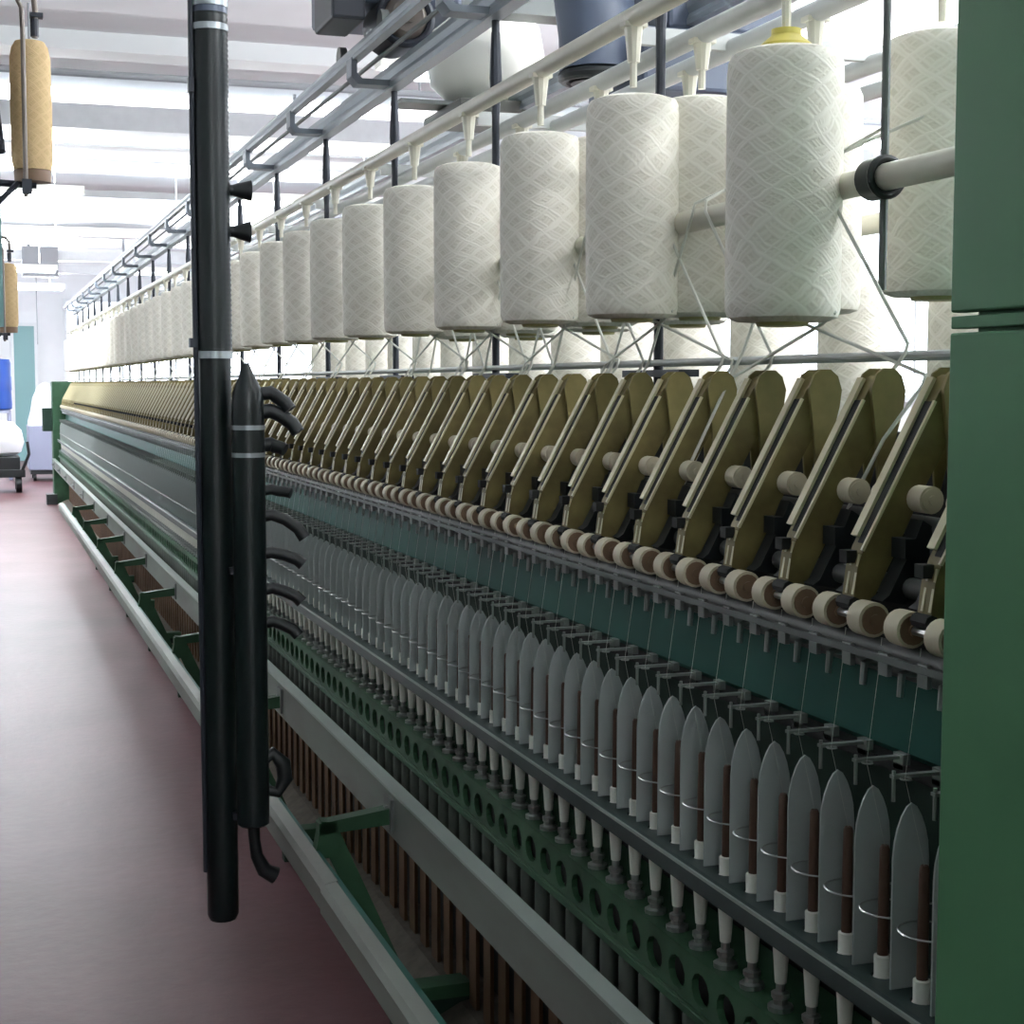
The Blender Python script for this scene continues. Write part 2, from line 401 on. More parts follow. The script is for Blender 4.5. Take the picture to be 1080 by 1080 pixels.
# spindle rail: pierced face
n = int((Y1-Y0)/P)
Mf = Matrix(((0,0,-1,.89),(1,0,0,Y0),(0,1,0,0),(0,0,0,1)))   # local x->world y, local y->world z, normal -> -x
sr = MB().pierced(Mf, P, H-.84, H-.766, .027, .023, n, .01, cy=H-.805)
sr.box(.892, 1.0, Y0, Y1, H-.772, H-.766)
sr.box(.886, .893, Y0, Y1, H-.846, H-.834)
fpart('spindle_rail', sr, M_['green'], 30)
fpart('rail_back', MB().box(.935, .945, Y0, Y1, H-.95, H-.772), M_['dark'], 0)
fpart('lower_strip', MB().prism([(.884,H-.838),(.896,H-.834),(.896,H-.846),(.884,H-.848)], Y0, Y1), M_['green'], 0)
fpart('bolster_rail', MB().box(.878,.93,Y0,Y1,H-.962,H-.93), M_['dgreen'], 0)
# ring rail
Mr = Matrix(((0,-1,0,.915),(1,0,0,spY[0]-P/2),(0,0,1,H-.640),(0,0,0,1)))
rr = MB().pierced(Mr, P, -.045, .028, .0125, .0125, len(spY), .006)
rr.prism([(.880,H-.668),(.886,H-.668),(.888,H-.645),(.888,H-.640),(.880,H-.642)], Y0, Y1)
rr.box(.955,.962,Y0,Y1,H-.66,H-.64)
fpart('ring_rail', rr, M_['rail'], 30)
fpart('rail_lip', MB().box(.8775,.8805,Y0,Y1,H-.6445,H-.640), M_['edge'], 0)
# thread beam
fpart('beam_panel', MB().prism([(.984,H-.420),(.976,H-.412),(.984,H-.30),(1.13,H-.29),(1.13,H-.42)], Y0, Y1), M_['teal'], 0)
fpart('lappet_rail', MB().box(.953,.965,Y0,Y1,H-.428,H-.418).box(.965,1.02,Y0,Y1,H-.435,H-.421), M_['dark'], 0)
# bottom rollers and suction pipe run the whole length
for nm, x, z, r in (('front_roller',.938,H-.291,.012),('middle_roller',.972,H-.225,.012),('rear_roller',1.008,H-.16,.012)):
    fpart(nm, MB().cyl((x,Y0,z),(x,Y1,z),r,n=14), M_['fluted'])
fpart('suction_pipe', MB().cyl((.96,Y0,H-.312),(.96,Y1,H-.312),.012,n=12).box(.918,.924,Y0,Y1,H-.300,H-.292), M_['dsteel'])
fpart('roller_stand', MB().prism([(.985,H-.30),(1.06,H-.29),(1.10,H-.06),(1.075,H-.06)], Y0, Y1), M_['dark'], 0)
# far end frame
fpart('end_frame', MB().box(.83, 1.95, Y1, Y1+.35, 0, H+.03), M_['green'], 0, .01)
fpart('control_box', MB().box(.72,.83, Y1+.05, Y1+.25, H-.55, H-.28), M_['dgreen'], 0, .005)
fpart('end_foot', MB().box(.74,.86,Y1-.1,Y1+.12,0,.12), M_['black'], 0)

N1 = 100
# spindles
def mk_spindle(mb, y):
    x = .915
    mb.lathe([(.016,H-.766),(.016,H-.760),(.009,H-.758),(.009,H-.752),(.0115,H-.750),(.0115,H-.744),(.006,H-.742),(.006,H-.732)], 10, (x,y,0))
mb = MB(); mk_spindle(mb, 0)
p0 = fpart('spindle', mb, M_['steel'], loc=(0,spY[0],0)); repeat('spindle', p0, spY[:N1])
stuff('spindle', mk_spindle, spY[N1:], M_['steel'])
def mk_bol(mb, y): mb.lathe([(.012,H-.93),(.015,H-.925),(.015,H-.86),(.011,H-.848),(.011,H-.838)], 10, (.905,y,0))
mb = MB(); mk_bol(mb, 0)
p0 = fpart('spindle_bolster', mb, M_['bol'], loc=(0,spY[0],0)); repeat('spindle_bolster', p0, spY[:N1])
stuff('spindle_bolster', mk_bol, spY[N1:], M_['bol'])
# separators
def mk_sep(mb, y):
    pts = [(.900,H-.648),(.944,H-.648)]
    prof = [(.944,H-.500),(.9425,H-.482),(.939,H-.467),(.934,H-.454),(.928,H-.444),(.922,H-.440),
            (.916,H-.444),(.910,H-.454),(.905,H-.467),(.9015,H-.482),(.900,H-.500)]
    mb.prism(pts+prof, y-.0013, y+.0013)
mb = MB(); mk_sep(mb, 0)
p0 = fpart('separator', mb, M_['sep'], 30, loc=(0,sepY[0],0)); repeat('separator', p0, sepY[:N1])
stuff('separator', mk_sep, sepY[N1:], M_['sep'])
# balloon rings
def mk_bal(mb, y):
    mb.torus((.922,y,H-.567), .0315, .0011, 20, 5)
    mb.cyl((.953,y,H-.567),(1.014,y,H-.567),.0012,n=5)
mb = MB(); mk_bal(mb, 0)
p0 = fpart('balloon_ring', mb, M_['steel'], loc=(0,spY[0],0)); repeat('balloon_ring', p0, spY[:N1])
stuff('balloon_ring', mk_bal, spY[N1:], M_['steel'])
# lappets with their thread guides
def mk_lap(mb, y):
    mb.box(.897,.957,y-.004,y+.004,H-.4120,H-.4085)
    mb.cyl((.8995,y,H-.404),(.8995,y,H-.437),.0022,n=6)
    mb.box(.953,.962,y-.010,y+.010,H-.4245,H-.4065)
    mb.torus((.908,y-.010,H-.411), .006, .0011, 10, 4, None, 0, 1.7*PI)
mb = MB(); mk_lap(mb, 0)
p0 = fpart('lappet', mb, M_['lap'], loc=(0,sepY[0],0)); repeat('lappet', p0, sepY[:N1])
stuff('lappet', mk_lap, sepY[N1:], M_['dsteel'])
# suction nozzles
def mk_noz(mb, y):
    mb.tube([(.958,y,H-.312),(.94,y,H-.309),(.932,y,H-.311),(.930,y,H-.335)], [.005,.005,.0045,.0038], 7)
    mb.box(.921,.927,y+.012,y+.03,H-.315,H-.29)
mb = MB(); mk_noz(mb, 0)
p0 = fpart('suction_nozzle', mb, M_['steel'], loc=(0,spY[0],0)); repeat('suction_nozzle', p0, spY[:N1])
stuff('suction_nozzle', mk_noz, spY[N1:], M_['steel'])
# drive belts
def mk_belt(mb, y):
    mb.prism([(.985,.03),(.993,.03),(.993,H-.95),(.985,H-.95)], y-.024, y+.024)
beltY = [1.25+.1*k for k in range(int((Y1-1.4)/.1))]
mb = MB(); mk_belt(mb, 0)
p0 = fpart('drive_belt', mb, M_['belt'], 0, loc=(0,beltY[0],0)); repeat('drive_belt', p0, beltY[:N1])
stuff('drive_belt', mk_belt, beltY[N1:], M_['belt'])

# drafting arms
BODY = [(.921,-.246),(.926,-.205),(.934,-.182),(1.030,-.004),(1.037,.006),(1.047,.011),(1.060,.010),(1.067,.001),(1.066,-.014),
        (1.044,-.060),(1.006,-.125),(.974,-.190),(.950,-.235),(.935,-.252)]
TONG = [(1.029,-.006),(1.036,.012),(1.046,.019),(1.060,.019),(1.071,.010),(1.077,-.008),(1.074,-.03),(1.048,-.128),(1.042,-.128),(1.036,-.06)]
def hz(poly): return [(x, z+H) for x, z in poly]
def rotbox(mb, p, q, w0, w1, t):         # bar lying on the slanted front edge from p to q (x,z), y from w0 to w1, thickness t outward
    d = Vector((q[0]-p[0], 0, q[1]-p[1])).normalized(); nrm = Vector((-d.z, 0, d.x))
    a = Vector((p[0],0,p[1]+H)); b = Vector((q[0],0,q[1]+H))
    poly = [(a.x,a.z),(b.x,b.z),(b.x+nrm.x*t,b.z+nrm.z*t),(a.x+nrm.x*t,a.z+nrm.z*t)]
    mb.prism(poly, w0, w1)
def arm_body(mb, y):  mb.mat(0).prism(hz(BODY), y-.0125, y+.0125)
def arm_tong(mb, y):  mb.prism(hz(TONG), y-.0185, y-.0130); mb.prism(hz(TONG), y+.0130, y+.0165)
def arm_strip(mb, y):
    rotbox(mb, (.938,-.172), (1.034,.006), y+.003, y+.0165, .0045)
    rotbox(mb, (.932,-.186), (1.022,-.02), y-.0165, y-.0125, .0035)
    rotbox(mb, (.924,-.235), (.932,-.19), y+.002, y+.006, .003)
    rotbox(mb, (.924,-.235), (.932,-.19), y-.012, y-.008, .003)
def arm_clamp(mb, y):
    mb.box(.917,.930,y-.004,y+.012,H-.200,H-.186); mb.cyl((.922,y-.014,H-.245),(.922,y+.014,H-.245),.008,n=8)
    rotbox(mb, (.936,-.178), (1.02,-.02), y-.0125, y+.003, .0012)  # dark strip stands in for shade in the arm's open channel
def roller(mb, y, x, z, r, w):
    mb.mat(0).cyl((x,y-w/2,z),(x,y+w/2,z), r, n=20)
    mb.mat(1).cyl((x,y-w/2-.0015,z),(x,y-w/2,z), r*.82, n=16).cyl((x,y-w/2-.004,z),(x,y-w/2-.0015,z), r*.35, n=10)
    mb.mat(0)
def top_roller(mb, y): roller(mb, y, .925, H-.258, .0195, .026)
def rear_roller(mb, y): roller(mb, y, .995, H-.128, .0155, .026)
def arbor(mb, y): mb.cyl((.925,y-.0375,H-.258),(.925,y+.0375,H-.258),.005,n=8)
def arbor2(mb, y): mb.cyl((.995,y-.0375,H-.128),(.995,y+.0375,H-.128),.005,n=8)
CRAD = [(.935,-.238),(.944,-.232),(.972,-.18),(.985,-.150),(.998,-.158),(.995,-.2),(.965,-.243)]
def cradle(mb, y): mb.prism(hz(CRAD), y-.012, y+.012); mb.box(.962,.975,y-.014,y+.014,H-.192,H-.17)
def build_arm():
    y = armY[0]
    a = fpart('drafting_arm', (lambda m: (arm_body(m,0), m)[1])(MB()), M_['dolive'], 40, loc=(0,y,0))
    def sub(name, f, mats, off=0):
        m = MB(); f(m, off); return m.obj(name, mats, a, (0,0,0))
    sub('lever', arm_tong, M_['olive']); sub('edge_strip', arm_strip, M_['strip']); sub('clamp_and_recess_shade', arm_clamp, M_['dark'])
    for s in (-.0375, .0375):
        sub('top_roller', top_roller, [M_['cots'], M_['cap']], s); sub('rear_top_roller', rear_roller, [M_['cots'], M_['cots']], s)
        sub('apron_cradle', cradle, M_['black'], s)
    sub('arbor', arbor, M_['steel']); sub('arbor', arbor2, M_['steel'])
    return a
a0 = build_arm(); repeat('drafting_arm', a0, armY[:N1])
def arm_all(mb, y):
    mb.mat(0); arm_body(mb, y); mb.mat(1); arm_tong(mb, y); mb.mat(2); arm_strip(mb, y)
    for s in (-.0375, .0375):
        mb.mat(3).cyl((.925,y+s-.013,H-.258),(.925,y+s+.013,H-.258),.0195,n=10)
stuff('drafting_arm', arm_all, armY[N1:], [M_['dolive'], M_['olive'], M_['strip'], M_['cots']])

# ------------------------------------------------------------------ brown bobbins on the spindles
def tube_mesh():
    return MB().lathe([(.0035,-.106),(.0080,-.100),(.0085,-.094),(.0078,-.012),(.0079,0)][::1] if 0 else [(.0082,.030),(.0080,.10),(.0075,.158),(.006,.162)], 12)
TZ = H - .648
def spindle_bobbin(y, label, group, parts=True):
    pass
proto = thing('spindle_bobbin', (.915, spY[0], TZ), '', 'bobbin')
MB().lathe([(.0062,.029),(.0060,.10),(.0054,.148),(.004,.152)], 12).obj('tube', M_['brown'], proto)
MB().lathe([(.0072,-.084),(.0076,-.080),(.0102,-.040),(.0112,-.014),(.0112,.004),(.0092,.008),(.0095,.030),(.006,.031)], 14).obj('base_cap', M_['white'], proto)
MB().tube([(.0,0,.151),(-.006,.030,.237),(.010,.036,.330),(.014,.036,.372)], [.00018,.00025,.0004,.0004], 4).obj('yarn', M_['strand'], proto)
for i, y in enumerate(spY):
    o = proto if i == 0 else None
    if o is None:
        if i < N1: o = dup(proto, (.915, y, TZ))
        else:
            break
    k = i + 1
    if k <= 46: lab = 'slim brown bobbin with white base cap on its spindle, %s from the green cabinet' % ordw(k)
    else: lab = 'slim brown bobbin on a distant spindle, half hidden behind or beyond the black hoses'
    tag(o, lab, 'bobbin', 'brown bobbins on the spindles')
far = MB().mat(0).lathe([(.0082,.029),(.0075,.162)], 6).mat(1).lathe([(.0074,-.084),(.0112,-.014),(.0112,.004),(.0095,.030)], 6).obj('spindle_bobbin', [M_['brown'], M_['white']], None, (.915, spY[N1], TZ))
for i, y in enumerate(spY[N1:]):
    o = far if i == 0 else dup(far, (.915, y, TZ))
    tag(o, 'tiny slim bobbin in the far run of spindles towards the end frame', 'bobbin', 'brown bobbins on the far spindles')

# ------------------------------------------------------------------ green end cabinet
cab = thing('end_cabinet', (1.35, .2, 0), 'tall green sheet-metal end cabinet at the right edge of the picture', 'machine cabinet')
def cp(name, mb, m, sm=0, bv=0): return mb.obj(name, m, cab, (-1.35,-.2,0), sm, bv)
cp('body', MB().box(.765, 1.95, -.75, 1.083, .02, H+.62), M_['cabinet'], 0, .006)
cp('upper_panel', MB().box(.75, .766, -.74, 1.096, H+.0575, H+.625), M_['cabinet'], 0, .002)
cp('seam_strip', MB().box(.751, .766, -.74, 1.096, H+.0445, H+.0545), M_['cabinet'], 0, .001)
cp('lower_panel', MB().box(.75, .766, -.74, 1.096, .03, H+.0412), M_['cabinet'], 0, .002)
cp('edge_flange', MB().box(.765, .80, 1.083, 1.10, .05, H-.36), M_['green'], 0, .002)

# ------------------------------------------------------------------ bobbin creel
cr = thing('bobbin_creel', (1.4, Y0, H-.13), 'pale tubular creel over the frame that carries the white bobbins', 'creel')
def crp(name, mb, m, sm=35, loc=(0,0,0)): return mb.obj(name, m, cr, (loc[0]-1.4, loc[1]-Y0, loc[2]-(H-.13)), sm)
YE = Y1 + .2
TUBES = [(1.035,.598,'cream'),(1.158,.580,'alu'),(1.28,.590,'alu'),(1.56,.58,'alu'),(1.70,.58,'alu')]
for x, z, m in TUBES: crp('creel_tube', MB().cyl((x,.95,H+z),(x,YE,H+z),.0172,n=16), M_[m])
crp('guide_bar', MB().cyl((1.10,.95,H+.036),(1.10,YE,H+.036),.0055,n=10), M_['alu'])
crp('guide_bar', MB().cyl((1.34,.95,H+.04),(1.34,YE,H+.04),.0055,n=10), M_['alu'])
# mid-height guide tube with its black clamp
crp('guide_tube', MB().cyl((1.10,.95,H+.262),(1.10,YE,H+.262),.0175,n=16), M_['cream'])
crp('guide_tube', MB().cyl((1.40,.95,H+.262),(1.40,YE,H+.262),.0175,n=16), M_['cream'])
crp('clamp_ring', MB().cyl((1.10,1.752,H+.262),(1.10,1.785,H+.262),.027,n=24).torus((0,0,0), .0235,.005,24,8,Matrix.Translation((1.10,1.752,H+.262)) @ Matrix.Rotation(PI/2,4,'X')), M_['black'])
crp('thin_rod', MB().cyl((1.105,1.765,H+.12),(1.105,1.765,H+.95),.0055,n=10), M_['dsteel'])
UY = [2.485 + .895*k for k in range(19)]
def mk_up(mb, y):
    x = 1.115
    mb.cyl((x,y,H-.14),(x,y,H+.60),.0085,n=10).cyl((x,y,H+.60),(x,y,H+.68),.009,.014,n=10).cyl((x,y,H+.68),(x,y,H+.78),.014,.010,n=10).cyl((x,y,H+.78),(x,y,H+.835),.009,n=10)
mb = MB(); mk_up(mb, 0)
u0 = crp('upright', mb, M_['dslate'], loc=(0,UY[0],0))
for y in UY[1:]: dup(u0, (u0.location.x, u0.location.y + y - UY[0], u0.location.z), cr)
f0 = crp('foot_bracket', MB().box(1.098,1.135,-.12,.12,H+.012,H+.024), M_['dslate'], 0, loc=(0,UY[0],0))
for y in UY[1:]: dup(f0, (f0.location.x, f0.location.y + y - UY[0], f0.location.z), cr)
def mk_arm(mb, y): mb.box(1.03,1.72,y-.008,y+.008,H+.60,H+.615); mb.box(1.09,1.72,y-.008,y+.008,H+.585,H+.60)
mb = MB(); mk_arm(mb, 0)
u1 = crp('cross_arm', mb, M_['alu'], 0, loc=(0,UY[0]+.06,0))
for y in UY[1:]: dup(u1, (u1.location.x, u1.location.y + y - UY[0], u1.location.z), cr)

# bobbins
BY = [1.90, 2.415, 2.863, 3.325, 3.775, 4.235, 4.675, 5.115] + [5.56 + .447*k for k in range(30)]
def bob_profile(r, h):
    return [(r*.42,0),(r*.80,.001),(r*.95,.006),(r*.995,.016),(r,.03),(r*1.005,h*.5),(r,h-.028),(r*.985,h-.014),(r*.92,h-.004),(r*.7,h+.002),(r*.42,h+.002)]
def strands(mb, top, r):
    """two rovings that leave the bobbin, pass the guide tube and drop to the drafting arms"""
    pass
R0, HB = .0775, .358
def build_bobbin(bz, tz, tube_r=.017, r=R0, tone='yarn', hang=True):
    pass
bp = thing('roving_bobbin', (1.035, BY[0], H+.09), '', 'yarn bobbin')
MB().lathe(bob_profile(R0, HB), 40).obj('roving', M_['yarn'], bp)
MB().lathe([(.02,-.006),(.034,-.005),(.036,.0),(.022,.001)], 20).obj('bottom_flange', M_['ylo'], bp)
TE = MB().lathe([(.036,HB-.002),(.034,HB+.010),(.020,HB+.022),(.020,HB+.030),(.012,HB+.031)], 20)
def drop(parent, x, pre, s_, yb):
    """a roving leaving the package, over the guide bar (or guide tube first), down to a drafting arm"""
    pts = pre + [(1.093-x, yb, -.072+.0), (1.088-x, yb+s_*.002, -.084), (1.045-x, yb-s_*.015, -.15), (1.0-x, yb-s_*.02, -.235)]
    MB().tube(pts, .0026, 5).obj('roving_strand', M_['strand'], parent)
for s_ in (-1, 1): drop(bp, 1.035, [(.045, -s_*.062, .012), (.05, -s_*.02, -.002)], s_, s_*.255)
HANG = []
def hanger(x, y, z0, z1):
    mb = MB()
    h = z1 - z0
    mb.cyl((0,0,0),(0,0,h*.55),.0065,n=8).cyl((0,0,h*.40),(0,0,h*.72),.010,.013,n=10).cyl((0,0,h*.72),(0,0,h),.013,.016,n=10).box(-.02,.02,-.012,.012,h-.004,h+.004)
    return crp('hanger', mb, M_['cream'], loc=(x,y,z0))
def place_bob(x, y, dz, label, group, first=False, tz=.598, src=None):
    o = bp if first else dup(src or bp, (x, y, H+dz))
    if first: o.location = (x, y, H+dz)
    o.rotation_euler.z = 0
    tag(o, label, 'yarn bobbin', group)
    hanger(x, y, H+dz+HB+.02, H+tz-.012)
    # turn only the package so that windings differ
    for ch in o.children:
        if ch.name.startswith('roving') and not ch.name.startswith('roving_strand'): ch.rotation_euler.z = random.uniform(0, 6.28)
    return o
FR = ['nearest and largest white bobbin of the front row, yellow tube end showing on top',
      'second white bobbin of the front row, just left of the largest one']
NB_FRONT = len(BY)
for i, y in enumerate(BY):
    dz = (.083, .108)[i] if i < 2 else .115 + min(i-2, 6)*.004
    if i < 2: lab = FR[i]
    elif i < 10: lab = '%s white bobbin of the front row, counted leftwards from the largest' % ordw(i+1)
    elif y < 6.8: lab = 'front-row white bobbin hidden behind the black hoses'
    else: lab = 'white bobbin far down the front row, left of the black hoses'
    place_bob(1.035, y, dz, lab, 'white bobbins of the front creel row', i == 0)
TE.obj('tube_end', M_['yellow'], bp)
# rows behind: their rovings pass over the guide tube before they reach the guide bar
bk = {}
for x in (1.158, 1.28):
    q = thing('roving_bobbin', (x, 0, H), '', 'yarn bobbin')
    for ch in bp.children:
        if ch.name.startswith(('roving_strand', 'tube_end')): continue
        dup(ch, None, q)
    for s_ in (-1, 1): drop(q, x, [(-.055, -s_*.05, .24), (1.081-x, s_*.02, .172), (1.0785-x, s_*.024, .155)], s_, s_*.22)
    bk[x] = q
def place_back(x, y, dz, lab, group, tz):
    q = bk[x]
    if q.get('label') == '': q['label'] = lab; o = q; o.location = (x, y, H+dz); o['group'] = group; hanger(x, y, H+dz+HB+.02, H+tz-.012)
    else: place_bob(x, y, dz, lab, group, tz=tz, src=q)
for i, y in enumerate([2.413, 2.86, 3.325, 3.775]):
    place_back(1.158, y, .112, ['white bobbin of the second row showing between the two largest front bobbins', 'second-row white bobbin behind the second front bobbin', 'second-row white bobbin behind the third front bobbin', 'second-row white bobbin behind the fourth front bobbin'][i], 'white bobbins of the second creel row', .58)
for i, y in enumerate([1.905, 2.254, 2.72, 3.17, 3.62]):
    place_back(1.28, y, (.122,.112,.112,.112,.112)[i], ['shaded white bobbin behind the guide tube, beside the green cabinet', 'white bobbin whose edge shows right behind the largest front bobbin', 'back-row white bobbin hidden behind the second-row one', 'back-row white bobbin hidden third from the cabinet', 'back-row white bobbin hidden fourth from the cabinet'][i], 'white bobbins of the back creel row', .59)
# lower bobbins on the far side
lb = thing('roving_bobbin', (1.56, 2.2, H-.12), '', 'yarn bobbin')
MB().lathe(bob_profile(.075, .30), 28).obj('roving', M_['yarn'], lb)
MB().lathe([(.02,-.006),(.034,-.005),(.036,.0),(.022,.001)], 14).obj('bottom_flange', M_['ylo'], lb)
LY = [1.85 + .36*k for k in range(16)]
for i, y in enumerate(LY):
    o = lb if i == 0 else dup(lb)
    o.location = (1.56, y, H-.112)
    tag(o, 'low white bobbin on the far side of the creel, %s from the green cabinet' % ordw(i+1), 'yarn bobbin', 'low white bobbins on the far side')
# slanting roving strands between guide tube and bar near the cabinet
def strand(pts, label):
    tag(MB().tube(pts, .0028, 6).obj('roving_strand', M_['strand']), label, 'roving')

# ------------------------------------------------------------------ overhead track of the cleaner
tr = thing('cleaner_track', (1.05, Y0, H+.83), 'pale blue-grey overhead double rail running above the creel', 'overhead track')
def trp(name, mb, m, sm=30, loc=(0,0,0)): return mb.obj(name, m, tr, (loc[0]-1.05, loc[1]-Y0, loc[2]-(H+.83)), sm)
def channel(mb, x, z, w, h): mb.prism([(x-w,z-h),(x+w,z-h),(x+w,z-h*.4),(x+w*.6,z+h*.2),(x+w,z+h*.6),(x+w,z+h),(x-w,z+h),(x-w,z+h*.5),(x-w*.6,z),(x-w,z-h*.5)], .9, YE)
mb = MB(); channel(mb, 1.0, H+.892, .012, .016); trp('rail', mb, M_['track'], 20)
mb = MB(); channel(mb, 1.108, H+.836, .018, .030); trp('rail', mb, M_['track'], 20)
mb = MB(); channel(mb, 1.66, H+.892, .011, .013); trp('rail', mb, M_['track'], 20)
mb = MB(); channel(mb, 1.56, H+.836, .016, .026); trp('rail', mb, M_['track'], 20)
trp('cable', MB().cyl((1.05,.9,H+.875),(1.05,YE,H+.875),.006,n=8), M_['dsteel'])
KY = [1.62 + .88*k for k in range(20)]
def mk_br(mb, y):
    mb.prism([(.984,.882),(1.0,.882),(1.0,.842),(1.014,.828),(1.10,.828),(1.10,.812),(1.002,.812),(.984,.832)], y-.03, y+.03)
mb = MB(); mk_br(mb, 0)
for p in range(len(mb.v)): mb.v[p] = (mb.v[p][0], mb.v[p][1], mb.v[p][2]+H)
b0 = trp('bracket', mb, M_['brk'], 20, loc=(0,KY[0],0))
for y in KY[1:]: dup(b0, (b0.location.x, b0.location.y + y - KY[0], b0.location.z), tr)
# ------------------------------------------------------------------ travelling cleaner with hanging hoses
tc = thing('travelling_cleaner', (1.05, 4.0, H+.90), 'dark travelling blower on the overhead rails with two black hanging hoses', 'overhead cleaner')
def tp(name, mb, m, sm=35, bv=0, parent=None, loc=(0,0,0)):
    if parent: return mb.obj(name, m, parent, (0,0,0), sm, bv)
    return mb.obj(name, m, tc, (-1.05, -4.0, -(H+.90)), sm, bv)
hs = tp('housing', MB().box(.93, 1.26, 4.10, 4.5, H+1.0, H+1.38), M_['slate'], 0, .012)
tp('side_box', MB().box(.885, .975, 4.02, 4.24, H+.935, H+1.10), M_['dslate'], 0, .008)
tp('motor', MB().cyl((1.083,4.03,H+.952),(1.083,4.2,H+.952),.074,n=28).torus((0,0,0),.068,.011,28,8,Matrix.Translation((1.083,4.03,H+.952)) @ Matrix.Rotation(PI/2,4,'X')), M_['dslate'])
tp('motor_cap', MB().cyl((1.083,4.005,H+.952),(1.083,4.03,H+.952),.042,.058,n=24).cyl((1.083,3.995,H+.952),(1.083,4.006,H+.952),.02,n=16), M_['pipe'])
tp('wheel', MB().cyl((1.0,3.98,H+.925),(1.02,3.98,H+.925),.03,n=18), M_['dsteel'])
tp('wheel', MB().cyl((1.0,4.46,H+.925),(1.02,4.46,H+.925),.03,n=18), M_['dsteel'])
tp('duct', MB().tube([(1.2,4.25,H+1.25),(1.2,4.0,H+1.25),(1.22,3.75,H+1.24),(1.27,3.58,H+1.18),(1.33,3.47,H+1.06),(1.365,3.43,H+.93),(1.375,3.42,H+.80),(1.375,3.42,H+.72)],[.10,.10,.10,.10,.098,.094,.09,.088],24), M_['slate'])
tp('duct_mouth', MB().torus((1.375,3.42,H+.705), .078, .014, 28, 10).cyl((1.375,3.42,H+.69),(1.375,3.42,H+.72),.062,n=24), M_['black'])
tp('rear_shroud', MB().box(1.43,1.86,3.28,3.62,H+.66,H+.80).box(1.5,1.8,3.3,3.6,H+.80,H+1.2), M_['slate'], 0, .01)
tp('filter_drum', MB().lathe([(.02,-.165),(.10,-.15),(.165,-.09),(.185,0),(.17,.08),(.12,.15),(.05,.18)], 28, (1.5,4.66,H+1.0)), M_['white'])
tp('drip_tray', MB().box(1.36,1.62,4.45,4.85,H+.80,H+.835), M_['plate'], 0, .004)
tp('bearer', MB().box(1.22,1.56,4.6,4.72,H+.838,H+.85), M_['dsteel'], 0)
tp('bearer', MB().box(1.25,1.9,4.3,4.4,H+1.05,H+1.12), M_['dsteel'], 0)
tp('bearer', MB().box(1.3,1.8,3.44,3.5,H+1.1,H+1.16), M_['dsteel'], 0)
# overhead crossing and the hoses
tp('cross_duct', MB().tube([(1.0,4.3,H+1.27),(.85,4.2,H+1.27),(.68,3.9,H+1.25),(.55,3.6,H+1.18),(.5,3.5,H+1.06),(.5,3.5,H+.96)], [.06,.06,.052,.046,.042,.042], 18), M_['slate'])
HX, HY = .50, 3.5
hz1 = MB().tube([(HX,HY,H+.98),(HX,HY,H+.80)], .0385, 24)
tp('hose_collar', hz1, M_['slate'])
def ribs():
    pts = []; rs = []
    z = .80
    i = 0
    while z > .07:
        pts.append((HX,HY,H+z)); rs.append(.0395 if i % 2 == 0 else .0378); z -= .0055; i += 1
    return pts, rs
pts, rs = ribs()
tp('upper_hose', MB().tube(pts, rs, 24), M_['hose'], 60)
tp('lower_hose', MB().tube([(HX,HY,H+.08),(HX,HY,H-1.10),(HX,HY,H-1.20),(HX,HY,H-1.212)], [.0355,.0355,.0355,.030], 24), M_['hose'])
for z, h, r in ((.826,.012,.0402),(.064,.008,.0400),(.77,.007,.0405)):
    tp('hose_band', MB().cyl((HX,HY,H+z-h),(HX,HY,H+z+h),r,n=24), M_['band'])
tp('side_cable', MB().tube([(HX-.042,HY-.01,H+.84),(HX-.043,HY-.01,H+.4),(HX-.042,HY-.01,H-.0),(HX-.039,HY-.005,H-.5),(HX-.037,HY,H-1.1)], .006, 8).box(HX-.056,HX-.04,HY-.02,HY+.0,H+.08,H+.10).box(HX-.05,HX-.038,HY-.02,HY+.0,H+.63,H+.66), M_['dslate'])
tp('hose_hook', MB().tube([(HX-.09,HY,H+.90),(HX-.04,HY,H+.885),(HX-.02,HY,H+.88)], .018, 10), M_['black'])
# second hose
BX, BYY = .562, 3.44
tp('branch_hose', MB().tube([(BX-.005,BYY,H+.045),(BX-.002,BYY,H+.02),(BX,BYY,H-.02),(BX,BYY,H-.06),(BX,BYY,H-.98),(BX,BYY,H-.985)], [.008,.016,.034,.036,.036,.03], 24), M_['hose'])
for z in (-.095, -.155): tp('hose_band', MB().cyl((BX,BYY,H+z-.005),(BX,BYY,H+z+.005),.0372,n=24), M_['band'])
def nozzle(parent_xy, z, L, drop, r0, r1, cone=False):
    x, y = parent_xy
    if cone:
        tp('nozzle', MB().cyl((x+.03,y,H+z),(x+.05,y,H+z),.012,n=14).cyl((x+.045,y,H+z),(x+L,y,H+z),r0,r1,n=18), M_['black'])
    else:
        pts = [(x+.028,y,H+z),(x+.05,y,H+z+.003),(x+.028+L*.55,y-.005,H+z-drop*.15),(x+.028+L*.85,y-.01,H+z-drop*.55),(x+.028+L,y-.015,H+z-drop)]
        r0 *= 1.2; r1 *= 1.2
        tp('nozzle', MB().tube(pts, [r0,r0,r0,(r0+r1)/2,r1], 14), M_['black'])
nozzle((HX,HY), .425, .085, 0, .012, .023, True)
nozzle((HX,HY), .335, .082, 0, .012, .024, True)
nozzle((BX,BYY), -.022, .062, .035, .013, .013)
nozzle((BX,BYY), -.062, .080, .045, .014, .013)
nozzle((BX,BYY), -.135, .050, .01, .013, .012)
nozzle((BX,BYY), -.235, .062, .006, .010, .010)
nozzle((BX,BYY), -.292, .092, .05, .011, .012)
nozzle((BX,BYY), -.375, .088, .025, .011, .012)
nozzle((BX,BYY), -.455, .084, .03, .011, .012)
